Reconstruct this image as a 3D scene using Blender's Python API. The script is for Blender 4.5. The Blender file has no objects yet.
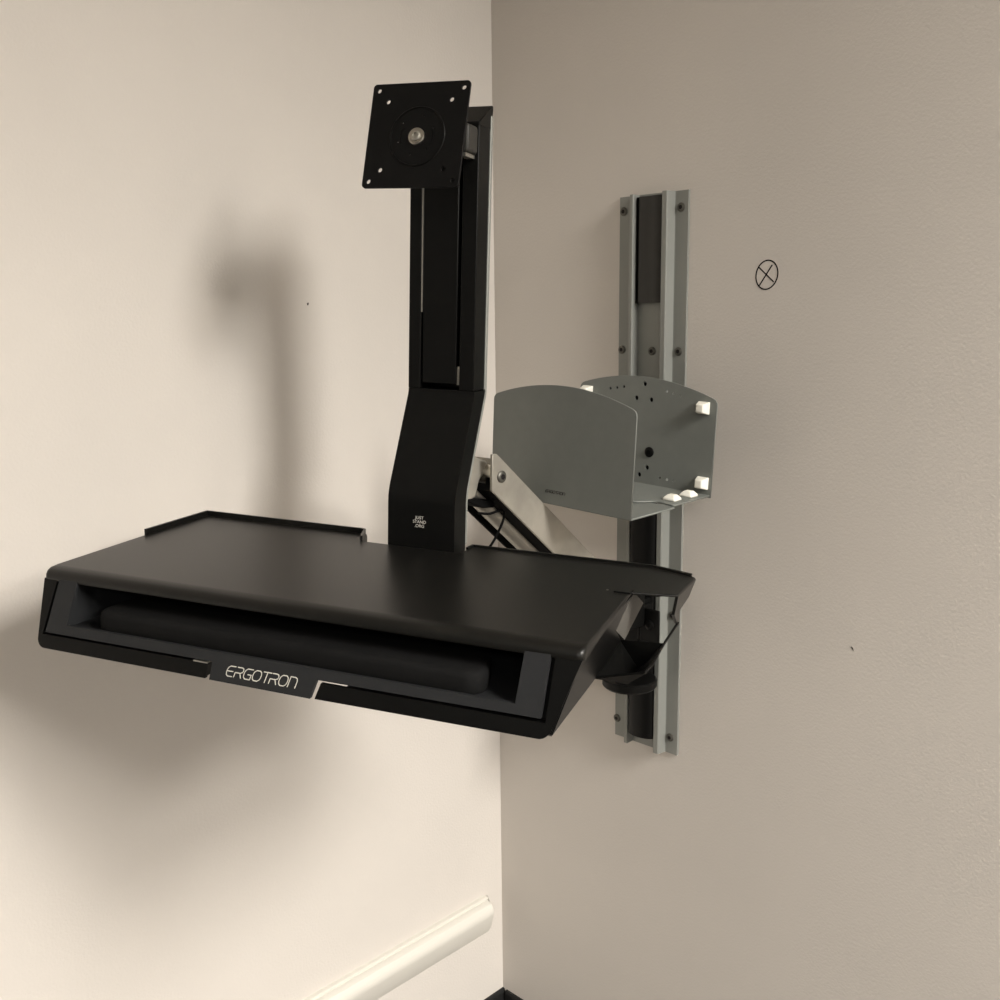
import bpy, bmesh, math, random
from mathutils import Vector, Matrix

# ------------------------------------------------------------ camera, world, lights, exposure
C = bpy.context.scene.collection
SC = bpy.context.scene
CAM = Vector((1.2539, -1.2634, 1.40))
RX = Vector((0.71326770, 0.70079857, -0.01142565))
RY = Vector((0.11517871, -0.13327687, -0.98436318))     # image down
RZ = Vector((-0.69136318, 0.70079857, -0.17577916))     # view direction
cd = bpy.data.cameras.new('camera'); cam = bpy.data.objects.new('camera', cd); C.objects.link(cam)
cd.sensor_width = 36; cd.lens = 36.0; cd.clip_start = .02
cam.matrix_world = Matrix((( RX.x, -RY.x, -RZ.x, CAM.x), (RX.y, -RY.y, -RZ.y, CAM.y), (RX.z, -RY.z, -RZ.z, CAM.z), (0, 0, 0, 1)))
SC.camera = cam

W = bpy.data.worlds.new('world'); SC.world = W; W.use_nodes = True
W.node_tree.nodes['Background'].inputs[0].default_value = (1.0, .95, .88, 1)
W.node_tree.nodes['Background'].inputs[1].default_value = .09

def area(loc, sx, sy, power, col=(1.0, .962, .905), aim=None):
    d = bpy.data.lights.new('ceiling_lamp', 'AREA'); d.shape = 'RECTANGLE'; d.size = sx; d.size_y = sy
    d.spread = math.radians(168); d.energy = power; d.color = col
    o = bpy.data.objects.new('ceiling_lamp', d); C.objects.link(o); o.location = loc
    if aim is not None:
        o.rotation_euler = (Vector(aim) - Vector(loc)).to_track_quat('-Z', 'Y').to_euler()
    return o
area((3.00, -.48, 2.62), 1.2, .6, 185)
area((4.60, -.58, 2.62), 1.2, .6, 250)
area((3.35, -3.40, 2.62), 1.2, .6, 105)
area((6.00, -3.40, 2.62), 1.2, .6, 115)
SC.view_settings.view_transform = 'Standard'; SC.view_settings.look = 'None'
SC.view_settings.gamma = 1; SC.view_settings.use_curve_mapping = False
SC.view_settings.exposure = -0.28

# ------------------------------------------------------------ materials
def mat(name, col, rough=.5, metal=0.0, spec=.5, noise=0.0, nscale=40, bump=0.0, bscale=400, aniso=None):
    m = bpy.data.materials.new(name); m.use_nodes = True
    nt = m.node_tree; b = nt.nodes['Principled BSDF']
    b.inputs['Base Color'].default_value = (*col, 1); b.inputs['Roughness'].default_value = rough
    b.inputs['Metallic'].default_value = metal; b.inputs['Specular IOR Level'].default_value = spec
    tc = nt.nodes.new('ShaderNodeTexCoord')
    if noise:
        n = nt.nodes.new('ShaderNodeTexNoise'); n.inputs['Scale'].default_value = nscale; n.inputs['Detail'].default_value = 4
        nt.links.new(tc.outputs['Object'], n.inputs['Vector'])
        r = nt.nodes.new('ShaderNodeValToRGB')
        r.color_ramp.elements[0].position = .3; r.color_ramp.elements[1].position = .7
        r.color_ramp.elements[0].color = (*[c * (1 - noise) for c in col], 1)
        r.color_ramp.elements[1].color = (*[min(1, c * (1 + noise)) for c in col], 1)
        nt.links.new(n.outputs['Fac'], r.inputs['Fac']); nt.links.new(r.outputs['Color'], b.inputs['Base Color'])
    if bump:
        n2 = nt.nodes.new('ShaderNodeTexNoise'); n2.inputs['Scale'].default_value = bscale; n2.inputs['Detail'].default_value = 3
        nt.links.new(tc.outputs['Object'], n2.inputs['Vector'])
        bp = nt.nodes.new('ShaderNodeBump'); bp.inputs['Strength'].default_value = bump; bp.inputs['Distance'].default_value = .001
        nt.links.new(n2.outputs['Fac'], bp.inputs['Height']); nt.links.new(bp.outputs['Normal'], b.inputs['Normal'])
    return m
M = {}
M['wall'] = mat('wall_vinyl', (.652, .610, .561), .75, 0, .25, .025, 3.0, .35, 260)
M['trim'] = mat('cream_trim', (.68, .655, .595), .45, 0, .3, .015, 8)
M['floor'] = mat('floor_carpet', (.10, .09, .08), .95, 0, .1, .3, 120, .5, 300)
M['ceil'] = mat('ceiling_paint', (.75, .74, .70), .9)
M['base'] = mat('black_rubber', (.012, .012, .012), .6, 0, .3, .1, 20)
M['black'] = mat('black_plastic', (.0042, .0042, .0039), .42, 0, .15, .08, 30, .12, 900)
M['top'] = mat('black_worksurface', (.0065, .0063, .0055), .33, 0, .30, .08, 30, .10, 1400)
M['satin'] = mat('black_satin', (.0035, .0035, .0033), .38, 0, .16, .06, 20)
M['deep'] = mat('black_matt', (.002, .002, .002), .8, 0, .1, .1, 20)
M['bezel'] = mat('charcoal_plastic', (.017, .0178, .019), .55, 0, .25, .05, 30, .15, 1200)
M['foam'] = mat('black_foam', (.0065, .0065, .0065), .8, 0, .12, .12, 60, .3, 1500)
M['steel'] = mat('black_steel', (.0022, .0022, .0022), .5, 0, .2, .1, 50)
M['grey'] = mat('grey_powder_coat', (.185, .195, .18), .55, .15, .4, .03, 60, .15, 1500)
M['alu'] = mat('grey_aluminium', (.252, .258, .238), .5, .2, .4, .03, 12)
M['slat'] = mat('sheen_and_scuff_grey', (.095, .09, .08), .5, 0, .15, .04, 30)  # grey paints the wall's reflection on the side panel; also colours a wall spot
M['cover'] = mat('dark_grey_cover', (.027, .0258, .0225), .5, 0, .4, .05, 20)
M['polish'] = mat('polished_aluminium', (.58, .56, .50), .16, 1.0, .5, .08, 9)
M['brushed'] = mat('satin_aluminium', (.40, .385, .345), .42, .85, .5, .06, 14)
M['chrome'] = mat('steel_bolt', (.42, .40, .35), .32, 1.0, .5, .05, 60)
M['zinc'] = mat('dull_screw', (.12, .115, .10), .45, .7, .5, .1, 80)
M['linkface'] = mat('smudged_aluminium', (.40, .375, .325), .48, .6, .5, .16, 22)
M['white'] = mat('white_rubber', (.82, .80, .72), .6, 0, .3, .02, 60)
M['ink'] = mat('white_print', (.62, .60, .54), .6, 0, .2, .02, 60)
M['dark'] = mat('black_print', (.012, .010, .010), .7, 0, .2, .05, 60)

# ------------------------------------------------------------ mesh helpers
def link(o, parent=None):
    C.objects.link(o)
    if parent is not None: o.parent = parent
    return o
def mesh(name, verts, faces, m, parent=None, smooth=False, bevel=0, seg=2, fmat=None, ang=35):
    me = bpy.data.meshes.new(name); me.from_pydata([tuple(v) for v in verts], [], faces); me.update()
    bm = bmesh.new(); bm.from_mesh(me); bmesh.ops.recalc_face_normals(bm, faces=bm.faces); bm.to_mesh(me); bm.free()
    for k in (m if isinstance(m, (list, tuple)) else [m]): me.materials.append(M[k])
    if fmat:
        for i, k in enumerate(fmat): me.polygons[i].material_index = k
    o = bpy.data.objects.new(name, me); link(o, parent)
    if smooth:
        for p in me.polygons: p.use_smooth = True
        me.set_sharp_from_angle(angle=math.radians(ang))
    if bevel:
        b = o.modifiers.new('bevel', 'BEVEL'); b.width = bevel; b.segments = seg; b.limit_method = 'ANGLE'; b.angle_limit = math.radians(30)
        for p in me.polygons: p.use_smooth = True
        me.set_sharp_from_angle(angle=math.radians(40))
    return o
class MB:
    """collects shapes, then builds them as ONE mesh object"""
    def __init__(s): s.v = []; s.f = []; s.mi = []
    def add(s, verts, faces, mi=0):
        n = len(s.v); s.v += [Vector(v) for v in verts]; s.f += [[i + n for i in f] for f in faces]; s.mi += [mi] * len(faces); return s
    def box(s, x0, x1, y0, y1, z0, z1, mi=0):
        v = [(x, y, z) for x in (x0, x1) for y in (y0, y1) for z in (z0, z1)]
        return s.add(v, [(0, 1, 3, 2), (4, 6, 7, 5), (0, 4, 5, 1), (2, 3, 7, 6), (0, 2, 6, 4), (1, 5, 7, 3)], mi)
    def loft(s, rings, cap0=True, cap1=True, mi=0, closed=True):
        n = len(rings[0]); v = [p for r in rings for p in r]; f = []
        for k in range(len(rings) - 1):
            for i in range(n if closed else n - 1):
                j = (i + 1) % n; f.append((k * n + i, k * n + j, (k + 1) * n + j, (k + 1) * n + i))
        if cap0: f.append(tuple(range(n))[::-1])
        if cap1: f.append(tuple((len(rings) - 1) * n + i for i in range(n)))
        return s.add(v, f, mi)
    def prism(s, pts, fn, a, b, mi=0):
        return s.loft([[fn(p[0], p[1], a) for p in pts], [fn(p[0], p[1], b) for p in pts]], mi=mi)
    def cyl(s, c, axis, r, h, n=24, r2=None, mi=0):
        c = Vector(c); ax = Vector(axis).normalized(); t = ax.orthogonal().normalized(); q = ax.cross(t); r2 = r if r2 is None else r2
        R = [[c + ax * hh + (t * math.cos(2 * math.pi * i / n) + q * math.sin(2 * math.pi * i / n)) * rr for i in range(n)] for hh, rr in ((0, r), (h, r2))]
        return s.loft(R, mi=mi)
    def lathe(s, c, axis, prof, n=24, mi=0):
        c = Vector(c); ax = Vector(axis).normalized(); t = ax.orthogonal().normalized(); q = ax.cross(t)
        R = [[c + ax * hh + (t * math.cos(2 * math.pi * i / n) + q * math.sin(2 * math.pi * i / n)) * rr for i in range(n)] for rr, hh in prof]
        return s.loft(R, mi=mi)
    def tube(s, pts, r, n=8, mi=0):
        pts = [Vector(p) for p in pts]; R = []
        t0 = (pts[1] - pts[0]).normalized(); a = t0.orthogonal().normalized()
        for i, p in enumerate(pts):
            t = (pts[min(i + 1, len(pts) - 1)] - pts[max(i - 1, 0)]).normalized()
            a = (a - t * a.dot(t)).normalized(); b = t.cross(a)
            R.append([p + (a * math.cos(2 * math.pi * k / n) + b * math.sin(2 * math.pi * k / n)) * r for k in range(n)])
        return s.loft(R, mi=mi)
    def build(s, name, m, parent=None, **kw):
        return mesh(name, s.v, s.f, m, parent, fmat=s.mi, **kw)
def rp(pts, n=6):
    """polygon of (x, y, radius) -> rounded outline"""
    out = []; N = len(pts)
    for i in range(N):
        x, y, r = pts[i]; p = Vector((x, y)); a = Vector(pts[i - 1][:2]); b = Vector(pts[(i + 1) % N][:2])
        if r <= 0: out.append((x, y)); continue
        da = (a - p).normalized(); db = (b - p).normalized(); th = da.angle(db)
        d = r / math.tan(th / 2); c = p + (da + db).normalized() * (r / math.sin(th / 2))
        s0 = p + da * d - c; s1 = p + db * d - c
        a0 = math.atan2(s0.y, s0.x); a1 = math.atan2(s1.y, s1.x)
        while a1 - a0 > math.pi: a1 -= 2 * math.pi
        while a1 - a0 < -math.pi: a1 += 2 * math.pi
        for k in range(n + 1):
            t = a0 + (a1 - a0) * k / n; out.append((c.x + r * math.cos(t), c.y + r * math.sin(t)))
    return out
def inset(pts, d):
    N = len(pts); A = sum(pts[i][0] * pts[(i + 1) % N][1] - pts[(i + 1) % N][0] * pts[i][1] for i in range(N)); sg = 1 if A > 0 else -1; out = []
    for i in range(N):
        p = Vector(pts[i]); e0 = p - Vector(pts[i - 1]); e1 = Vector(pts[(i + 1) % N]) - p
        if e0.length < 1e-9: e0 = e1
        if e1.length < 1e-9: e1 = e0
        e0.normalize(); e1.normalize()
        n0 = Vector((-e0.y, e0.x)); n1 = Vector((-e1.y, e1.x)); nn = n0 + n1
        if nn.length < 1e-6: nn = n0
        nn.normalize(); k = max(.5, nn.dot(n0))
        q = p + nn * (sg * d / k); out.append((q.x, q.y))
    return out
def plate(name, outline, holes, th, mx, m, parent=None, bev=0.0):
    """flat plate with real holes: outline / holes are 2D loops; mx maps (x, y, z) into the parent's space"""
    cu = bpy.data.curves.new(name, 'CURVE'); cu.dimensions = '2D'; cu.fill_mode = 'BOTH'; cu.extrude = th / 2
    for lp in [outline] + holes:
        sp = cu.splines.new('POLY'); sp.points.add(len(lp) - 1); sp.use_cyclic_u = True
        for p, q in zip(sp.points, lp): p.co = (q[0], q[1], 0, 1)
    tmp = bpy.data.objects.new('tmp', cu); C.objects.link(tmp)
    dg = bpy.context.evaluated_depsgraph_get()
    me = bpy.data.meshes.new_from_object(tmp.evaluated_get(dg), depsgraph=dg)
    bpy.data.objects.remove(tmp); bpy.data.curves.remove(cu)
    bm = bmesh.new(); bm.from_mesh(me); bmesh.ops.remove_doubles(bm, verts=bm.verts, dist=1e-6); bmesh.ops.recalc_face_normals(bm, faces=bm.faces); bm.to_mesh(me); bm.free()
    me.transform(mx); me.name = name; me.materials.clear(); me.materials.append(M[m])
    o = bpy.data.objects.new(name, me); link(o, parent); return o
def circ(x, y, r, n=20, sy=1): return [(x + r * math.cos(2 * math.pi * i / n), y + r * sy * math.sin(2 * math.pi * i / n)) for i in range(n)]
def basis(X, Y, Z, O): return Matrix(((X[0], Y[0], Z[0], O[0]), (X[1], Y[1], Z[1], O[1]), (X[2], Y[2], Z[2], O[2]), (0, 0, 0, 1)))
def thing(name, label, cat, mx):
    o = bpy.data.objects.new(name, None); o.empty_display_size = .05; C.objects.link(o); o.matrix_world = mx
    o['label'] = label; o['category'] = cat; return o
def tag(o, label, cat): o['label'] = label; o['category'] = cat; return o
def struct(o): o['kind'] = 'structure'; return o
def strokes(mb, lines, w, fn, th=.0003, mi=0):
    """flat pen strokes of width w in a plane given by fn(x, y, z)"""
    for ln in lines:
        for a, b in zip(ln[:-1], ln[1:]):
            a = Vector(a); b = Vector(b); d = (b - a)
            if d.length < 1e-7: continue
            d.normalize(); n = Vector((-d.y, d.x)) * w / 2
            q = [a - n, b - n, b + n, a + n]
            mb.prism([(p.x, p.y) for p in q], fn, 0, th, mi)
        for p in ln: mb.prism(circ(p[0], p[1], w / 2, 8), fn, 0, th, mi)
def screw_mb(mb, c, axis, r):
    c = Vector(c); ax = Vector(axis).normalized()
    mb.lathe(c, ax, [(r, 0), (r, r * .15), (r * .8, r * .34), (r * .55, r * .38)], 20, 0)
    mb.lathe(c + ax * r * .36, ax, [(r * .5, 0), (r * .48, r * .05)], 6, 1)

# ------------------------------------------------------------ the room
def struct_box(name, x0, x1, y0, y1, z0, z1, m): return struct(MB().box(x0, x1, y0, y1, z0, z1).build(name, m))
struct_box('floor', -.1, 6.5, -5.0, .1, -.05, 0, 'floor')
struct_box('ceiling', -.1, 6.5, -5.0, .1, 2.7, 2.75, 'ceil')
struct_box('wall_left', -.1, 0, -5.0, .1, 0, 2.7, 'wall')
struct_box('wall_right', 0, 6.5, 0, .1, 0, 2.7, 'wall')
bp = [(0, 0), (.010, 0), (.008, .006), (.006, .098), (.004, .103), (0, .103)]
struct(MB().prism(bp, lambda a, b, c: (a, c, b), -5.0, 0).build('baseboard_left', 'base'))
struct(MB().prism(bp, lambda a, b, c: (c, -a, b), .011, 6.5).build('baseboard_right', 'base'))
gp = [(0, .3225), (.007, .3225), (.0095, .321), (.010, .3188), (.0072, .3172), (.0072, .3158), (.0125, .3150), (.0185, .3125), (.0225, .3075), (.0250, .3010), (.0255, .2960), (.0245, .2910), (.0150, .2580), (.012, .2535), (0, .2525)]
guard = struct(MB().prism(gp, lambda a, b, c: (a, c, b), -5.0, -.050).build('trim_1', 'trim', smooth=True, ang=25))
ge = inset(gp, .001); ge2 = inset(gp, .006)
# moulded end piece of the wall guard rail
MB().loft([[(a, -.050, b) for a, b in gp], [(a, -.046, b) for a, b in ge], [(a * .85, -.042, b) for a, b in ge2]]).build('end_piece', 'trim', guard, smooth=True, ang=25)

# ------------------------------------------------------------ aluminium wall track
TX = Matrix.Translation((.338, 0, .715))
track = thing('wall_track', 'tall grey aluminium track screwed upright to the right wall', 'wall track', TX)
t0 = lambda x: x - .338
def tr(x, p, z): return (t0(x), -p, z - .715)
pr = [(.2765, 0), (.2765, .004), (.305, .004), (.3065, .0055), (.3065, .019), (.3080, .0205), (.3130, .0205), (.3138, .0195), (.3138, .005), (.3653, .005), (.3653, .0195), (.3665, .0205), (.374, .0205), (.3755, .019), (.378, .0045), (.3795, .004), (.4005, .004), (.4005, 0)]
MB().prism(pr, tr, .716, 1.584).build('rail', 'alu', track)
cp = [(.3210, .0055), (.3210, .0150), (.326, .0165), (.334, .0145), (.343, .0142), (.349, .0165), (.357, .0165), (.3625, .014), (.3625, .0055)]
MB().prism(cp, tr, 1.425, 1.580).build('channel_cover', 'cover', track, smooth=True, ang=50)
MB().prism([(.3139, .0055), (.3139, .0120), (.3209, .0120), (.3209, .0055)], tr, 1.425, 1.580).build('gap_shade', 'deep', track)  # black strip paints the shade in the gap beside the cover
cp = [(.3150, .0055)] + [(.3150 + .0495 * (.5 - .5 * math.cos(math.pi * i / 12)), .0165 + .013 * math.sin(math.pi * i / 12)) for i in range(13)] + [(.3645, .0055)]
MB().prism(cp, tr, .738, 1.150).build('channel_cover', 'satin', track, smooth=True, ang=50)
for x, z, p in ((.284, 1.5625, .004), (.2830, 1.3545, .004), (.2805, .746, .004), (.3885, 1.5605, .004), (.3885, 1.353, .004), (.3870, .945, .004), (.3870, .743, .004), (.341, 1.353, .005)):
    s = MB(); screw_mb(s, tr(x, p, z), (0, -1, 0), .0066); s.build('screw', ['zinc', 'dark'], track, smooth=True)

# ------------------------------------------------------------ computer holder
HO = Vector((.5138, -.2816, 1.1551)); HX = Vector((.9968, .0588, -.0546)); HY = Vector((-.0589, .9983, 0)); HZ = Vector((.0545, .0032, .9985))
holder = thing('computer_holder', 'empty grey metal cradle of two arched plates on the wall track', 'computer holder', basis(HX, HY, HZ, HO))
Wd, Dp, SH = .2313, .1966, .0025
def arch(up=0.0):
    pts = [(0, 0), (0, .1290), (-.0008, .1325), (-.003, .1355), (-.0065, .1375)]
    n = 22
    for i in range(1, n):
        t = i / n; x = -.0065 - (Wd - .013) * t; pts.append((x, .1375 + .0190 * (1 - (2 * t - 1) ** 2) + up * max(0.0, -x - .05)))
    return pts + [(-Wd + .0065, .1375 + up * .17), (-Wd + .003, .1355 + up * .17), (-Wd + .0008, .1325 + up * .17), (-Wd, .1290 + up * .17), (-Wd, 0)]
holes_b = []
for x, z in ((-.1767, .1367), (-.165, .1388), (-.1531, .1412), (-.0805, .1412), (-.0693, .1390), (-.0580, .1365)): holes_b.append(circ(x, z, .0021, 12))
for x, z in ((-.1174, .1485), (-.1303, .1271), (-.1052, .1267), (-.1054, .0284), (-.1179, .0162), (-.1310, .0284)): holes_b.append(circ(x, z, .0031, 14, 1.15))
for x, z in ((-.0825, .0161), (-.0711, .0157), (-.0591, .0154), (-.152, .0161), (-.1635, .0157), (-.175, .0154)): holes_b.append(circ(x, z, .0022, 12))
XZ = lambda y: basis((1, 0, 0), (0, 0, 1), (0, -1, 0), (0, y, 0))
plate('back_plate', arch(.030), holes_b, SH, XZ(Dp), 'grey', holder)
fpl = plate('front_plate', arch(), [], SH, XZ(0), 'grey', holder)
XYm = lambda z: basis((1, 0, 0), (0, 1, 0), (0, 0, 1), (0, 0, z))
plate('front_floor', rp([(0, 0, 0), (0, .103, .002), (-Wd, .103, .002), (-Wd, 0, 0)]), [], SH, XYm(0.0), 'grey', holder)
plate('back_floor', rp([(-.001, Dp, 0), (-Wd + .001, Dp, 0), (-Wd + .001, .098, .003), (-Wd + .022, .1, .010), (-Wd + .046, .082, .012), (-.050, .080, .014), (-.032, .106, .012), (-.001, .101, .004)]), [], SH, XYm(.0030), 'grey', holder)
def bumper(mx, a=.0085, b=.0056, h=.0150):
    s = MB()
    s.loft([[(-a, -a, 0), (a, -a, 0), (a, a, 0), (-a, a, 0)], [(-a, -a, .003), (a, -a, .003), (a, a, .003), (-a, a, .003)], [(-b, -b, h - .001), (b, -b, h - .001), (b, b, h - .001), (-b, b, h - .001)], [(-b + .001, -b + .001, h), (b - .001, -b + .001, h), (b - .001, b - .001, h), (-b + .001, b - .001, h)]])
    o = s.build('bumper', 'white', holder, bevel=.0012, seg=2); o.data.transform(mx)
for x, z in ((-.0190, .1240), (-.0125, .0200), (-Wd + .0150, .1290)): bumper(basis((1, 0, 0), (0, 0, 1), (0, -1, 0), (x, Dp - SH / 2, z)))
for x, y in ((-.0195, .1270), (-.0175, .1665)): bumper(basis((0, 1, 0), (-1, 0, 0), (0, 0, 1), (x, y, .00425)), .0095, .0058, .0080)
s = MB(); screw_mb(s, (-.1031, Dp - SH / 2, .0514), (0, -1, 0), .0075); s.build('screw', ['satin', 'deep'], holder, smooth=True)
s = MB().box(-.182, -.086, Dp + SH / 2, Dp + .006, .010, .1500); s.box(-.158, -.082, Dp + .006, Dp + .058, .03, .115); s.build('track_bracket', 'deep', holder)

# lettering used twice: a rounded, slanted single-line logotype
GL = {'E': ([[(.95, 1), (.3, 1), (.08, .85), (0, .62), (0, .38), (.08, .15), (.3, 0), (.88, 0)], [(0, .5), (.8, .5)]], .98),
      'R': ([[(0, 0), (0, .46), (.66, .46), (.92, .56), (.98, .74), (.9, .92), (.7, 1), (.12, 1)], [(.62, .46), (.92, 0)]], 1.02),
      'G': ([[(.98, 1), (.3, 1), (.08, .85), (0, .62), (0, .38), (.08, .15), (.3, 0), (.95, 0), (.95, .46), (.5, .46)]], 1.02),
      'O': ([[(.3, 1), (.08, .85), (0, .62), (0, .38), (.08, .15), (.3, 0), (.75, 0), (.97, .15), (1.05, .38), (1.05, .62), (.97, .85), (.75, 1), (.3, 1)]], 1.12),
      'T': ([[(-.05, 1), (.95, 1)], [(.45, 1), (.45, 0)]], .86),
      'N': ([[(0, 0), (0, 1), (.6, 1), (.85, .88), (.95, .65), (.95, 0)]], .98)}
def logotype(u0, w0, width, h, slant=.24):
    tot = sum(GL[c][1] for c in 'ERGOTRON') + .14 * 7; lines = []; x = 0
    for c in 'ERGOTRON':
        for ln in GL[c][0]: lines.append([(u0 + (x + px) * width / tot + py * h * slant, w0 + py * h) for px, py in ln])
        x += GL[c][1] + .14
    return lines
s = MB(); strokes(s, logotype(-.1362, .0146, .0325, .0034), .0005, lambda a, b, c: (a, -SH / 2 - c, b)); s.build('lettering', 'dark', fpl)

# ------------------------------------------------------------ frame shared by desk and riser (slightly tipped to the right)
O = Vector((.4921, -.7346, 1.1387)); U = Vector((.9120, .4077, -.0444)); V = Vector((-.4078, .9130, .0071)); N = Vector((.0434, .0116, .9990))
U.normalize(); V = (V - U * V.dot(U)).normalized(); N = U.cross(V)
UF = basis(U, V, N, O)
def L2W(u, v, w): return O + U * u + V * v + N * w

# ------------------------------------------------------------ support arm
arm = thing('support_arm', 'polished silver articulated arm joining the wall track to the desk', 'support arm', Matrix.Translation((.342, -.05, .83)))
AO = Vector((.342, -.05, .83))
def aw(x, y, z): return Vector((x, y, z)) - AO
def yz(pts, x0, x1, mb, mi=0): return mb.loft([[aw(x0, y, z) for y, z in pts], [aw(x1, y, z) for y, z in pts]], mi=mi)
# main link: line direction
def unit(a, b): d = Vector((0, b[0] - a[0], b[1] - a[1])); return d.normalized()
T0 = (-.3717, 1.2316); T1 = (-.1889, 1.0739); ddn = unit(T0, T1); nup = Vector((0, -ddn.z, ddn.y))
A0 = Vector((0, T0[0], T0[1]))
def lk(t, d): q = A0 + ddn * t + nup * d; return (q.y, q.z)
LEN = .40
tip = [(-.3850, 1.2362), (-.3775, 1.2362), lk(0, 0), lk(LEN, 0), lk(LEN, -.041), (-.3790, 1.1835), (-.3868, 1.1900)]
s = MB(); yz(tip, .371, .375, s); yz([lk(.004, -.001), lk(LEN, -.001), lk(LEN, -.036), lk(.030, -.036)], .318, .371, s); s.build('upper_link', 'linkface', arm, bevel=.0008)
s = MB(); yz([lk(.012, -.034), lk(LEN, -.034), lk(LEN, -.042), lk(.016, -.042)], .346, .3712, s); yz([lk(-.030, -.046), lk(LEN, -.046), lk(LEN, -.058), lk(-.026, -.058)], .3125, .3165, s); s.build('link_underside', 'deep', arm)
s = MB(); q = Vector((.333, *lk(-.02, -.042))) - AO; s.tube([q, q + ddn * (LEN - .03)], .0135, 24); s.build('lower_link', 'brushed', arm, smooth=True)
s = MB(); p = aw(.375, -.3694, 1.2061); screw_mb(s, p, (1, 0, 0), .0078); s.build('pivot_screw', ['zinc', 'dark'], arm, smooth=True)
# knuckle at the riser
s = MB(); yz(rp([(-.452, 1.248, .003), (-.405, 1.2365, .006), (-.372, 1.2245, .003), (-.366, 1.2140, .003), (-.385, 1.2020, .012), (-.392, 1.1800, .008), (-.4020, 1.1775, .003), (-.452, 1.185, .003)]), .322, .352, s)
s.build('knuckle', 'linkface', arm, bevel=.004, seg=3)
s = MB(); s.cyl(aw(.3225, -.3655, 1.2085), (1, 0, 0), .0135, .0480, 28); s.build('pivot_barrel', 'polish', arm, smooth=True)
s = MB(); yz(rp([(-.3700, 1.2150, .003), (-.3600, 1.2150, .004), (-.3600, 1.1720, .003), (-.3720, 1.1740, .003), (-.3790, 1.1860, .004), (-.3760, 1.2000, .004)]), .352, .364, s); s.build('joint_cover', 'deep', arm, bevel=.002)
s = MB(); yz(rp([(-.4080, 1.1800, .002), (-.3850, 1.1770, .008), (-.3620, 1.1720, .004), (-.3580, 1.1620, .003), (-.3800, 1.1640, .008), (-.4060, 1.1755, .002)]), .326, .352, s); s.build('joint_strap', 'deep', arm, bevel=.001)
s = MB()
mp = [L2W(u, v, w) - AO for u, v, w in ((-.04, .2925, .075), (.012, .2925, .075), (.012, .3133, .120), (-.04, .3133, .120))]
mq = [p + V * .022 for p in mp]; s.loft([mp, mq]); s.build('riser_mount', 'polish', arm, bevel=.003)
# carriage on the track
s = MB()
for (x0, x1, y0, y1, z0, z1) in ((.319, .364, -.060, -.030, .835, .975), (.368, .404, -.064, -.060, .915, .968)):
    a = aw(x0, y0, z0); b = aw(x1, y1, z1); s.box(a.x, b.x, a.y, b.y, a.z, b.z)
a = aw(.364, -.064, .915); b = aw(.369, -.030, .968); s.box(a.x, b.x, a.y, b.y, a.z, b.z)
a = aw(.364, -.10, .94); b = aw(.378, -.064, .99); s.box(a.x, b.x, a.y, b.y, a.z, b.z)
s.build('carriage', 'black', arm, bevel=.002)
s = MB(); screw_mb(s, aw(.387, -.064, .943), (0, -1, 0), .008); s.build('carriage_screw', ['satin', 'deep'], arm, smooth=True)
s = MB(); s.lathe(aw(.352, -.066, .838), (0, 0, 1), [(.040, 0), (.0425, .003), (.0425, .012), (.040, .014)], 40); s.cyl(aw(.345, -.066, .85), (0, 0, 1), .012, .03, 20)
s.build('pivot_cap', 'satin', arm, smooth=True)

cp = [Vector(p) for p in ((.352, -.3900, 1.1590), (.353, -.3840, 1.1580), (.355, -.3720, 1.1560), (.357, -.3580, 1.1580), (.357, -.3480, 1.1560), (.356, -.3480, 1.1440), (.354, -.3600, 1.1230), (.351, -.3740, 1.1050), (.349, -.3820, 1.0900))]
def smoothpts(P, n=6):
    out = []
    for i in range(len(P) - 1):
        a = P[max(i - 1, 0)]; b = P[i]; c = P[i + 1]; d = P[min(i + 2, len(P) - 1)]
        for k in range(n):
            t = k / n; out.append(.5 * ((2 * b) + (c - a) * t + (2 * a - 5 * b + 4 * c - d) * t * t + (3 * b - a - 3 * c + d) * t ** 3))
    return out + [P[-1]]
s = MB(); s.tube(smoothpts(cp), .0017)
tag(s.build('cable', 'deep', smooth=True), 'short black cable looped beneath the silver arm beside the riser', 'cable')

# ------------------------------------------------------------ wall mounted keyboard desk
desk = thing('keyboard_desk', 'black plastic wall-mounted keyboard desk with raised rear lip and front opening', 'desk', UF)
out = rp([(-.3215, -.0125, .006), (.2618, -.0125, .007), (.2595, .1715, .0015), (.3052, .1825, .003), (.3115, .258, .010), (.262, .2795, .004), (.0425, .2765, .003), (.0425, .2405, .003), (-.0840, .2405, .002), (-.0960, .2775, .005), (-.3305, .2765, .005), (-.3275, .150, .002)])
def ring(w, dv, ins):
    r = inset(out, ins) if ins else out
    return [(u, v + (dv if v < .004 else 0), w * (.22 if u > .2575 and v > .168 else 1)) for u, v in r]
s = MB(); s.loft([ring(-.0125, 0.0008, .0005), ring(-.0105, 0, 0), ring(-.0065, .0004, 0), ring(-.0032, .0022, .0002), ring(-.0010, .0060, .0006), ring(0, .0140, .0014), ring(0, .0152, .0019)])
s.build('worksurface', 'top', desk, smooth=True, ang=50)
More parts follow.
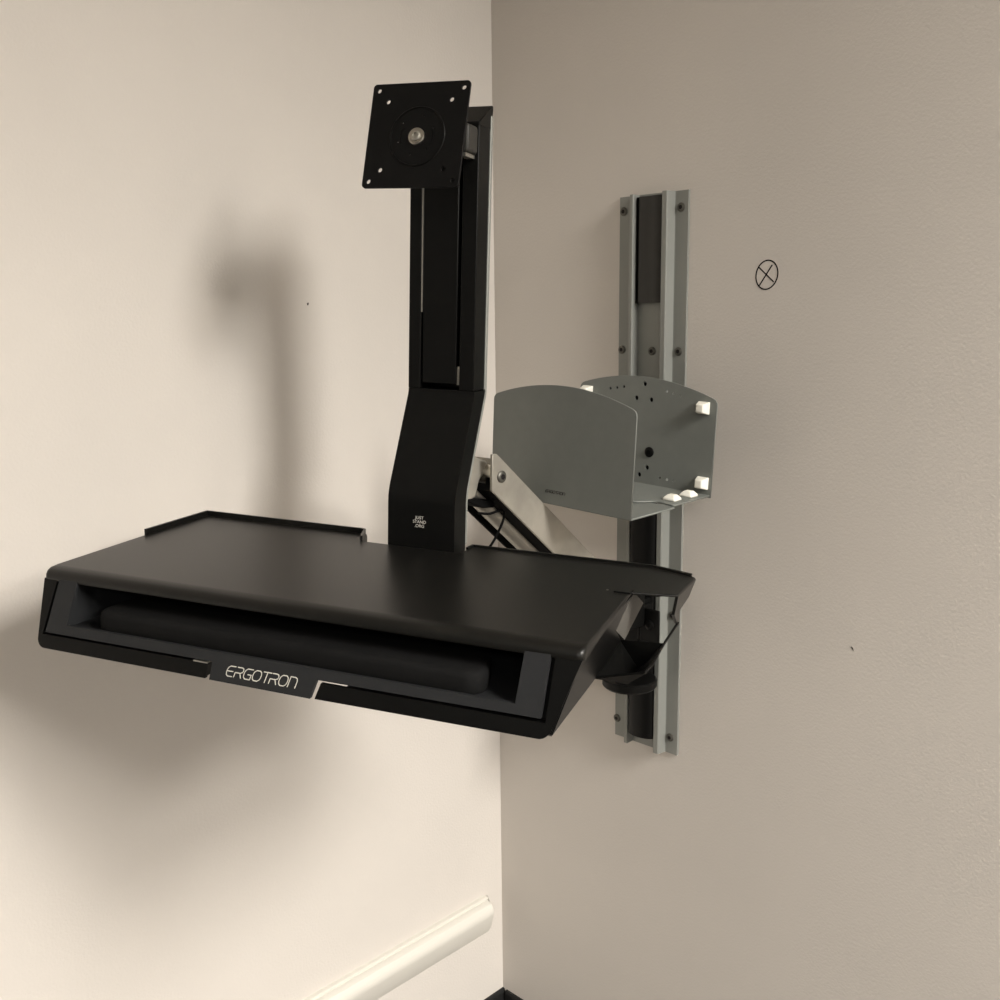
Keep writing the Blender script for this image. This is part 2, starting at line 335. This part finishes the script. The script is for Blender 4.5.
# raised lip along the rear edge, in two runs either side of the riser
def wallrun(mb, path, th, w0, w1):
    P = [Vector(p) for p in path]; Lf = []; Rt = []
    for i, p in enumerate(P):
        d0 = (p - P[i - 1]).normalized() if i else (P[1] - p).normalized(); d1 = (P[i + 1] - p).normalized() if i < len(P) - 1 else d0
        nn = Vector((-(d0.y + d1.y), d0.x + d1.x)).normalized(); k = max(.5, nn.dot(Vector((-d0.y, d0.x))))
        Lf.append(p + nn * th / 2 / k); Rt.append(p - nn * th / 2 / k)
    pts = [(p.x, p.y) for p in Lf] + [(p.x, p.y) for p in Rt[::-1]]
    mb.prism(pts, lambda a, b, c: (a, b, c), w0, w1)
s = MB(); wallrun(s, [(-.3290, .1545), (-.3292, .2745), (-.1030, .2762), (-.0985, .2745), (-.0965, .2700), (-.0858, .2420)], .0028, -.004, .0062); s.build('rear_lip', 'top', desk)
s = MB(); wallrun(s, [(.0440, .2580), (.0450, .2740), (.2600, .2775), (.3050, .2600)], .0028, -.002, .0026); s.build('rear_lip', 'top', desk)
s = MB(); s.cyl((.2355, .1680, 0), (0, 0, 1), .0011, .0006, 12); s.build('screw', 'chrome', desk)
s = MB(); s.prism([(.243, .1635), (.2588, .1640), (.2588, .1652), (.243, .1647)], lambda a, b, c: (a, b, c), -.002, .0012); s.prism([(.2575, .1640), (.2595, .1640), (.2610, .1745), (.2595, .1745)], lambda a, b, c: (a, b, c), -.002, .0014); s.build('clip', 'satin', desk)
# outer shell: front strips, side cheeks, back
K = .4; V0 = -.0076; NL = math.sqrt(1 + K * K)
def fr(u, w, d): return (u, V0 + K * w + d, w)          # on the sloping front, d behind it
s = MB()
lf = rp([(-.3208, -.0105, 0), (-.3040, -.0105, 0), (-.3072, -.0632, 0), (-.1030, -.0632, 0), (-.1040, -.0765, 0), (-.2990, -.0760, .009), (-.3105, -.0760, .011)])
s.prism(lf, fr, 0, .0035)
rf = rp([(.2368, -.0105, 0), (.2606, -.0105, 0), (.2395, -.0760, .011), (.2300, -.0760, .008), (.0160, -.0770, 0), (.0195, -.0632, 0), (.2362, -.0632, 0)])
s.prism(rf, fr, 0, .0035)
s.prism([(-.3055, -.0636), (-.1045, -.0636), (-.1055, -.0760), (-.3055, -.0745)], fr, .003, .060)
s.prism([(.044, -.0636), (.2362, -.0636), (.2362, -.0740), (.044, -.0765)], fr, .003, .060)
# right cheek, tapering inwards to the bottom
def ck(v, w, d): return (.2612 + .262 * w + d, v, w)
chk = [(-.0095, -.006), (-.0352, -.0715), (-.030, -.0752), (.115, -.0735), (.205, -.0655), (.143, -.0325), (.1700, -.004)]
s.prism(chk, ck, -.0035, 0)
def cl(v, w, d): return (-.3218 - .19 * w + d, v, w)
s.prism([(-.0085, -.0115), (-.0352, -.0715), (-.030, -.0752), (.20, -.0735), (.265, -.010)], cl, 0, .0035)
s.prism([(.2138, -.0108), (.2550, -.0108), (.2385, -.0720), (.2138, -.0720)], fr, .010, .013); s.prism([(-.2840, -.0108), (-.3140, -.0108), (-.3040, -.0720), (-.2840, -.0720)], fr, .010, .013)
s.box(-.305, .245, .2305, .2335, -.066, -.0105)
sh = s.build('shell', 'satin', desk)
s = MB(); s.prism([(-.1210, -.0622), (-.1045, -.0622), (-.1045, -.0634), (-.1210, -.0634)], fr, -.0004, .004); s.build('latch_or_glint', 'brushed', sh)  # silver piece stands in for a reflection on the strip's glossy edge
# raised rib along the right end of the front
s = MB(); s.prism([(-.0075, -.0100), (-.0045, -.0100), (-.0305, -.0720), (-.0345, -.0720)], ck, .0, .0012); s.build('edge_rib', 'satin', sh)
# keyboard tray with its front bezel
tray = MB()
tray.box(-.283, .2135, -.024, .228, -.0575, -.0540); tray.box(-.2835, -.2785, -.012, .228, -.0545, -.0128); tray.box(.2085, .2135, -.012, .228, -.0545, -.0128)
tray.prism([(-.2835, -.0125), (-.2785, -.0125), (-.2785, -.0560), (-.2835, -.0560)], fr, .003, .03); tray.prism([(.2085, -.0125), (.2135, -.0125), (.2135, -.0560), (.2085, -.0560)], fr, .003, .03)
tray.prism([(-.282, -.0540), (.213, -.0540), (.213, -.0575), (-.282, -.0575)], fr, .003, .03)
ty = tray.build('keyboard_tray', 'bezel', desk)
FM = Matrix(((1, 0, 0, 0), (0, K / NL, -1 / NL, V0 - .0012), (0, 1 / NL, K / NL, 0), (0, 0, 0, 1)))
sc = lambda pts: [(a, b * NL) for a, b in pts]
bz = sc([(-.3003, -.0098), (.2327, -.0092), (.2320, -.0598), (.0155, -.0605), (.0117, -.0770), (-.0985, -.0765), (-.0990, -.0605), (-.3030, -.0605)])
bh = sc([(-.2775, -.0080 - .0016), (-.2782, -.0512), (.2075, -.0518), (.2090, -.0096)])
# bezel as three joined bars round the opening
s = MB()
def bar(pts): s.prism(pts, lambda a, b, c: fr(a, b, c), -.0012, .0030)
bar([(-.3003, -.0098), (-.2775, -.0096), (-.2782, -.0512), (-.3030, -.0605)])
bar([(.2327, -.0092), (.2320, -.0598), (.2075, -.0518), (.2090, -.0096)])
bar([(-.3030, -.0605), (-.2782, -.0512), (.2075, -.0518), (.2320, -.0598), (.0155, -.0605), (.0117, -.0770), (-.0985, -.0765), (-.0990, -.0605)])
bez = s.build('front_bezel', 'bezel', desk)
s = MB(); strokes(s, logotype(-.0818, -.0704, .0765, .0090), .0008, lambda a, b, c: fr(a, b, -.00125 - c)); s.build('lettering', 'ink', bez)
# mouse pouch on the right end
s = MB()
A = (.2405, .112, -.0735); Dd = (.2425, .207, -.0655); h = (.2905, .110, -.0595); i_ = (.2935, .1275, -.0570); j = (.2962, .142, -.0500); Cc = (.2947, .178, -.0520); kk = (.2992, .228, -.0440)
E1 = (.270, .128, -.080); E2 = (.272, .172, -.082)
fl = [(A, h, E1), (h, i_, E1), (i_, j, E1), (j, E2, E1), (j, Cc, E2), (A, E1, Dd), (E1, E2, Dd), (Dd, E2, Cc)]
vs = [A, Dd, h, i_, j, Cc, E1, E2]; ix = {p: k for k, p in enumerate(vs)}
po = mesh('mouse_pouch', vs, [tuple(ix[p] for p in f) for f in fl], 'black', desk)
so = po.modifiers.new('thick', 'SOLIDIFY'); so.thickness = .0022; so.offset = 0
s = MB(); s.tube([A, h, i_, j, Cc, kk], .0014, 8); s.build('rim', 'satin', po, smooth=True)
s = MB()
lgo = [(.3050, .1840, -.0028), (.3025, .1835, -.0218), (.2990, .2240, -.0440), (.2995, .2300, -.0430), (.3018, .2200, -.0270), (.3040, .2600, -.0235), (.3105, .2580, -.0028)]
lgi = [(u - .003, v, w) for u, v, w in lgo]
s.loft([lgo, lgi]); s.build('side_leg', 'top', po)
s = MB(); s.prism([(.2560, -.0028), (.3040, -.0028), (.3030, -.0200), (.2700, -.0270), (.2560, -.0270)], lambda a, b, c: (a, c, b), .2560, .2585); s.build('rear_flange', 'deep', po)
s = MB(); q = [(.2528, .140, -.0322), (.2480, .205, -.0630), (.2535, .2650, -.0385), (.2568, .1975, -.0075)]; s.loft([q, [(u - .003, v, w) for u, v, w in q]]); s.build('side_panel', 'slat', po)  # black panel coloured grey for the wall it mirrors at a grazing angle
po.children[-1]['label'] = 'black side panel with the wall reflection painted grey'

# ------------------------------------------------------------ palm rest lying in the tray
rest = rp([(-.2485, -.0255, .017), (.1795, -.0255, .018), (.1620, .034, .012), (-.2455, .034, .012)])
s = MB(); s.loft([[(u, v, w) for u, v in (inset(rest, d) if d else rest)] for w, d in ((-.0538, .0012), (-.0515, 0), (-.0385, .0), (-.0352, .0012), (-.0332, .004), (-.0325, .008))])
pr_ = s.build('palm_rest', 'foam', smooth=True, ang=60); pr_.matrix_world = UF
tag(pr_, 'long black foam palm rest lying in the desk front opening', 'palm rest')

# ------------------------------------------------------------ monitor riser
ris = thing('monitor_riser', 'tall black monitor riser column standing behind the desk with empty mounting plate', 'monitor riser', UF)
fv = lambda w: .244 if w < .062 else min(.297, .244 + (w - .062) * .053 / .114)
uv = lambda u0, u1: (lambda v, w, u: (u, v, w))
def prof(pts, u0, u1, mb, mi=0): mb.loft([[(u0, v, w) for v, w in pts], [(u1, v, w) for v, w in pts]], mi=mi); return mb
BK = .034
skp = rp([(.244, -.012, 0), (.244, .062, .05), (.297, .176, .02), (.297, .1800, 0), (.297 + BK, .1800, 0), (.297 + BK, .176, .02), (.244 + BK, .062, .05), (.244 + BK, -.012, 0)], 5)
s = prof(skp, -.0515, .0335, MB()); sk = s.build('skirt', 'black', ris, bevel=.003, seg=3)
s = MB()
prof([(.297, .1802), (.297, .478), (.331, .490), (.331, .1802)], -.0522, -.0368, s); prof([(.297, .1802), (.297, .478), (.331, .490), (.331, .1802)], .0132, .0322, s)
prof([(.324, .1802), (.324, .486), (.331, .490), (.331, .1802)], -.0372, .0135, s)
s.build('column', 'black', ris, bevel=.0012)
s = prof([(.2980, .1870), (.2980, .470), (.3230, .470), (.3230, .1870)], -.0345, .0088, MB()); s.build('slider', 'black', ris, bevel=.0012)
s = prof([(.3005, .1865), (.3005, .2080), (.320, .2080), (.320, .1865)], .0092, .0128, MB()); s.build('slot_stop', 'brushed', ris)
s = prof([(.2972, .2700), (.2972, .4800), (.2992, .4800), (.2992, .2700)], -.0366, -.0352, MB()); s.build('lit_slot_edge', 'brushed', ris)  # silver strip paints the light caught on the left slot's edge
# aluminium spine that follows the bend
spp = rp([(.244 + BK, .0, 0), (.244 + BK, .062, .05), (.297 + BK, .176, .02), (.297 + BK, .492, 0), (.303 + BK, .492, 0), (.303 + BK, .174, .02), (.250 + BK, .060, .05), (.250 + BK, .0, 0)], 5)
s = prof(spp, -.0500, .0335, MB()); s.build('spine', 'alu', ris, bevel=.001)
s = prof([(.2965, .4800), (.2965, .4760), (.334, .4760), (.3385, .4980), (.3385, .5030), (.3355, .5035)], -.0525, .0325, MB()); s.build('end_cap', 'black', ris, bevel=.001)
# print on the skirt
def textmesh(lines, size, gap):
    vs = []; fs = []
    for k, t in enumerate(lines):
        cu = bpy.data.curves.new('t', 'FONT'); cu.body = t; cu.align_x = 'CENTER'; cu.size = size; cu.extrude = .0001; cu.offset = -size * .004; cu.shear = .08
        o = bpy.data.objects.new('t', cu); C.objects.link(o); dg = bpy.context.evaluated_depsgraph_get()
        me = bpy.data.meshes.new_from_object(o.evaluated_get(dg), depsgraph=dg); n = len(vs)
        vs += [Vector((v.co.x, v.co.y - k * gap, v.co.z)) for v in me.vertices]; fs += [[n + i for i in p.vertices] for p in me.polygons]
        bpy.data.objects.remove(o); bpy.data.curves.remove(cu); bpy.data.meshes.remove(me)
    return vs, fs
vs, fs = textmesh(['JUST', 'STAND', '.ORG'], .0052, .0049)
mesh('lettering', [(-.0108 + p.x, .2438 - p.z - .0001, .0335 + p.y) for p in vs], fs, 'ink', sk)
# tilt bracket and mounting plate
PX = Vector((.9999, -.0149, -.0035)); PY = Vector((.0071, .2457, .9693)); PZ = PX.cross(PY).normalized(); PO = Vector((-.0136, .2292, .4563))
PM = basis(PX, PY, PZ, PO)
s = MB(); s.box(-.046, .0315, .268, .2968, .4440, .4745); tb = s.build('tilt_bracket', 'cover', ris, bevel=.004, seg=3)
s = MB(); s.box(.018, .0275, .270, .296, .4400, .4440); s.build('latch_or_glint', 'brushed', tb)
bk_ = MB(); bk_.cyl(PM @ Vector((0, 0, -.001)), -PZ, .020, .045, 28); bk_.build('tilt_barrel', 'steel', tb, smooth=True)
hs = []
for a in (-1, 1):
    for b in (-1, 1): hs.append(circ(a * .05, b * .05, .0027, 14)); hs.append(circ(a * .0375, b * .0375, .0027, 14))
for an in (70, 140, 20, 200, 260, 315): hs.append(circ(.0215 * math.cos(math.radians(an)), .0215 * math.sin(math.radians(an)), .0011, 10))
e = .0572
mpl = plate('mounting_plate', rp([(-e, -e, .004), (e, -e, .004), (e, e, .004), (-e, e, .004)]), hs, .0026, PM, 'steel', ris)
s = MB(); n = 40; R = []
for k in range(n + 1):
    a = 2 * math.pi * k / n; R.append(PM @ Vector((.0022 + .0318 * math.cos(a), -.0018 + .0318 * math.sin(a), .0012)))
s.tube(R, .0012, 6); s.build('raised_ring', 'satin', mpl, smooth=True)
s = MB(); s.lathe(PM @ Vector((.0022, -.0022, .0013)), PZ, [(.0092, 0), (.0092, .0022), (.0078, .0028), (.0056, .0028)], 28); s.build('washer', 'chrome', mpl, smooth=True)
s = MB(); s.lathe(PM @ Vector((.0022, -.0022, .0041)), PZ, [(.0056, 0), (.0056, .0016), (.004, .0026), (.0028, .0026), (.0026, .001)], 24); s.build('bolt', 'brushed', mpl, smooth=True)
for a0 in (150, 330):
    R = [PM @ Vector((.0022 + .0190 * math.cos(math.radians(a0 + k * 5)), -.0018 + .0190 * math.sin(math.radians(a0 + k * 5)), .0012)) for k in range(12)]
    MB().tube(R, .0009, 6).build('arc_slot', 'deep', mpl, smooth=True)

# ------------------------------------------------------------ pen mark and small scars on the right wall
s = MB(); fy = lambda a, b, c: (a, -c, b)
cx, cz = .5285, 1.4590
el = [(cx + .0167 * math.cos(t) + .0012 * math.sin(t), cz + .0195 * math.sin(t)) for t in [2 * math.pi * k / 36 + 1.2 for k in range(38)]]
strokes(s, [el, [(cx + .0075, cz + .0125), (cx - .0105, cz - .0135)], [(cx - .0125, cz + .0105), (cx + .0105, cz - .0095)]], .0017, fy)
tag(s.build('pen_mark', 'dark'), 'circled cross drawn in black pen on the right wall', 'pen mark')

s = MB(); s.prism([(.6765, .9590), (.6785, .9575), (.6805, .9535), (.6788, .9545), (.6768, .9568)], fy, 0, .0004)
tag(s.build('wall_scuff', 'cover'), 'tiny dark chip in the right wall, right of the desk', 'scuff')
s = MB(); s.prism(rp([(-.3925, 1.4300, .0006), (-.3890, 1.4308, .0006), (-.3898, 1.4268, .0006), (-.3920, 1.4264, .0006)], 3), lambda a, b, c: (c, a, b), 0, .0004)
tag(s.build('wall_scuff', 'slat'), 'tiny grey spot on the left wall beside the column shadow', 'scuff')
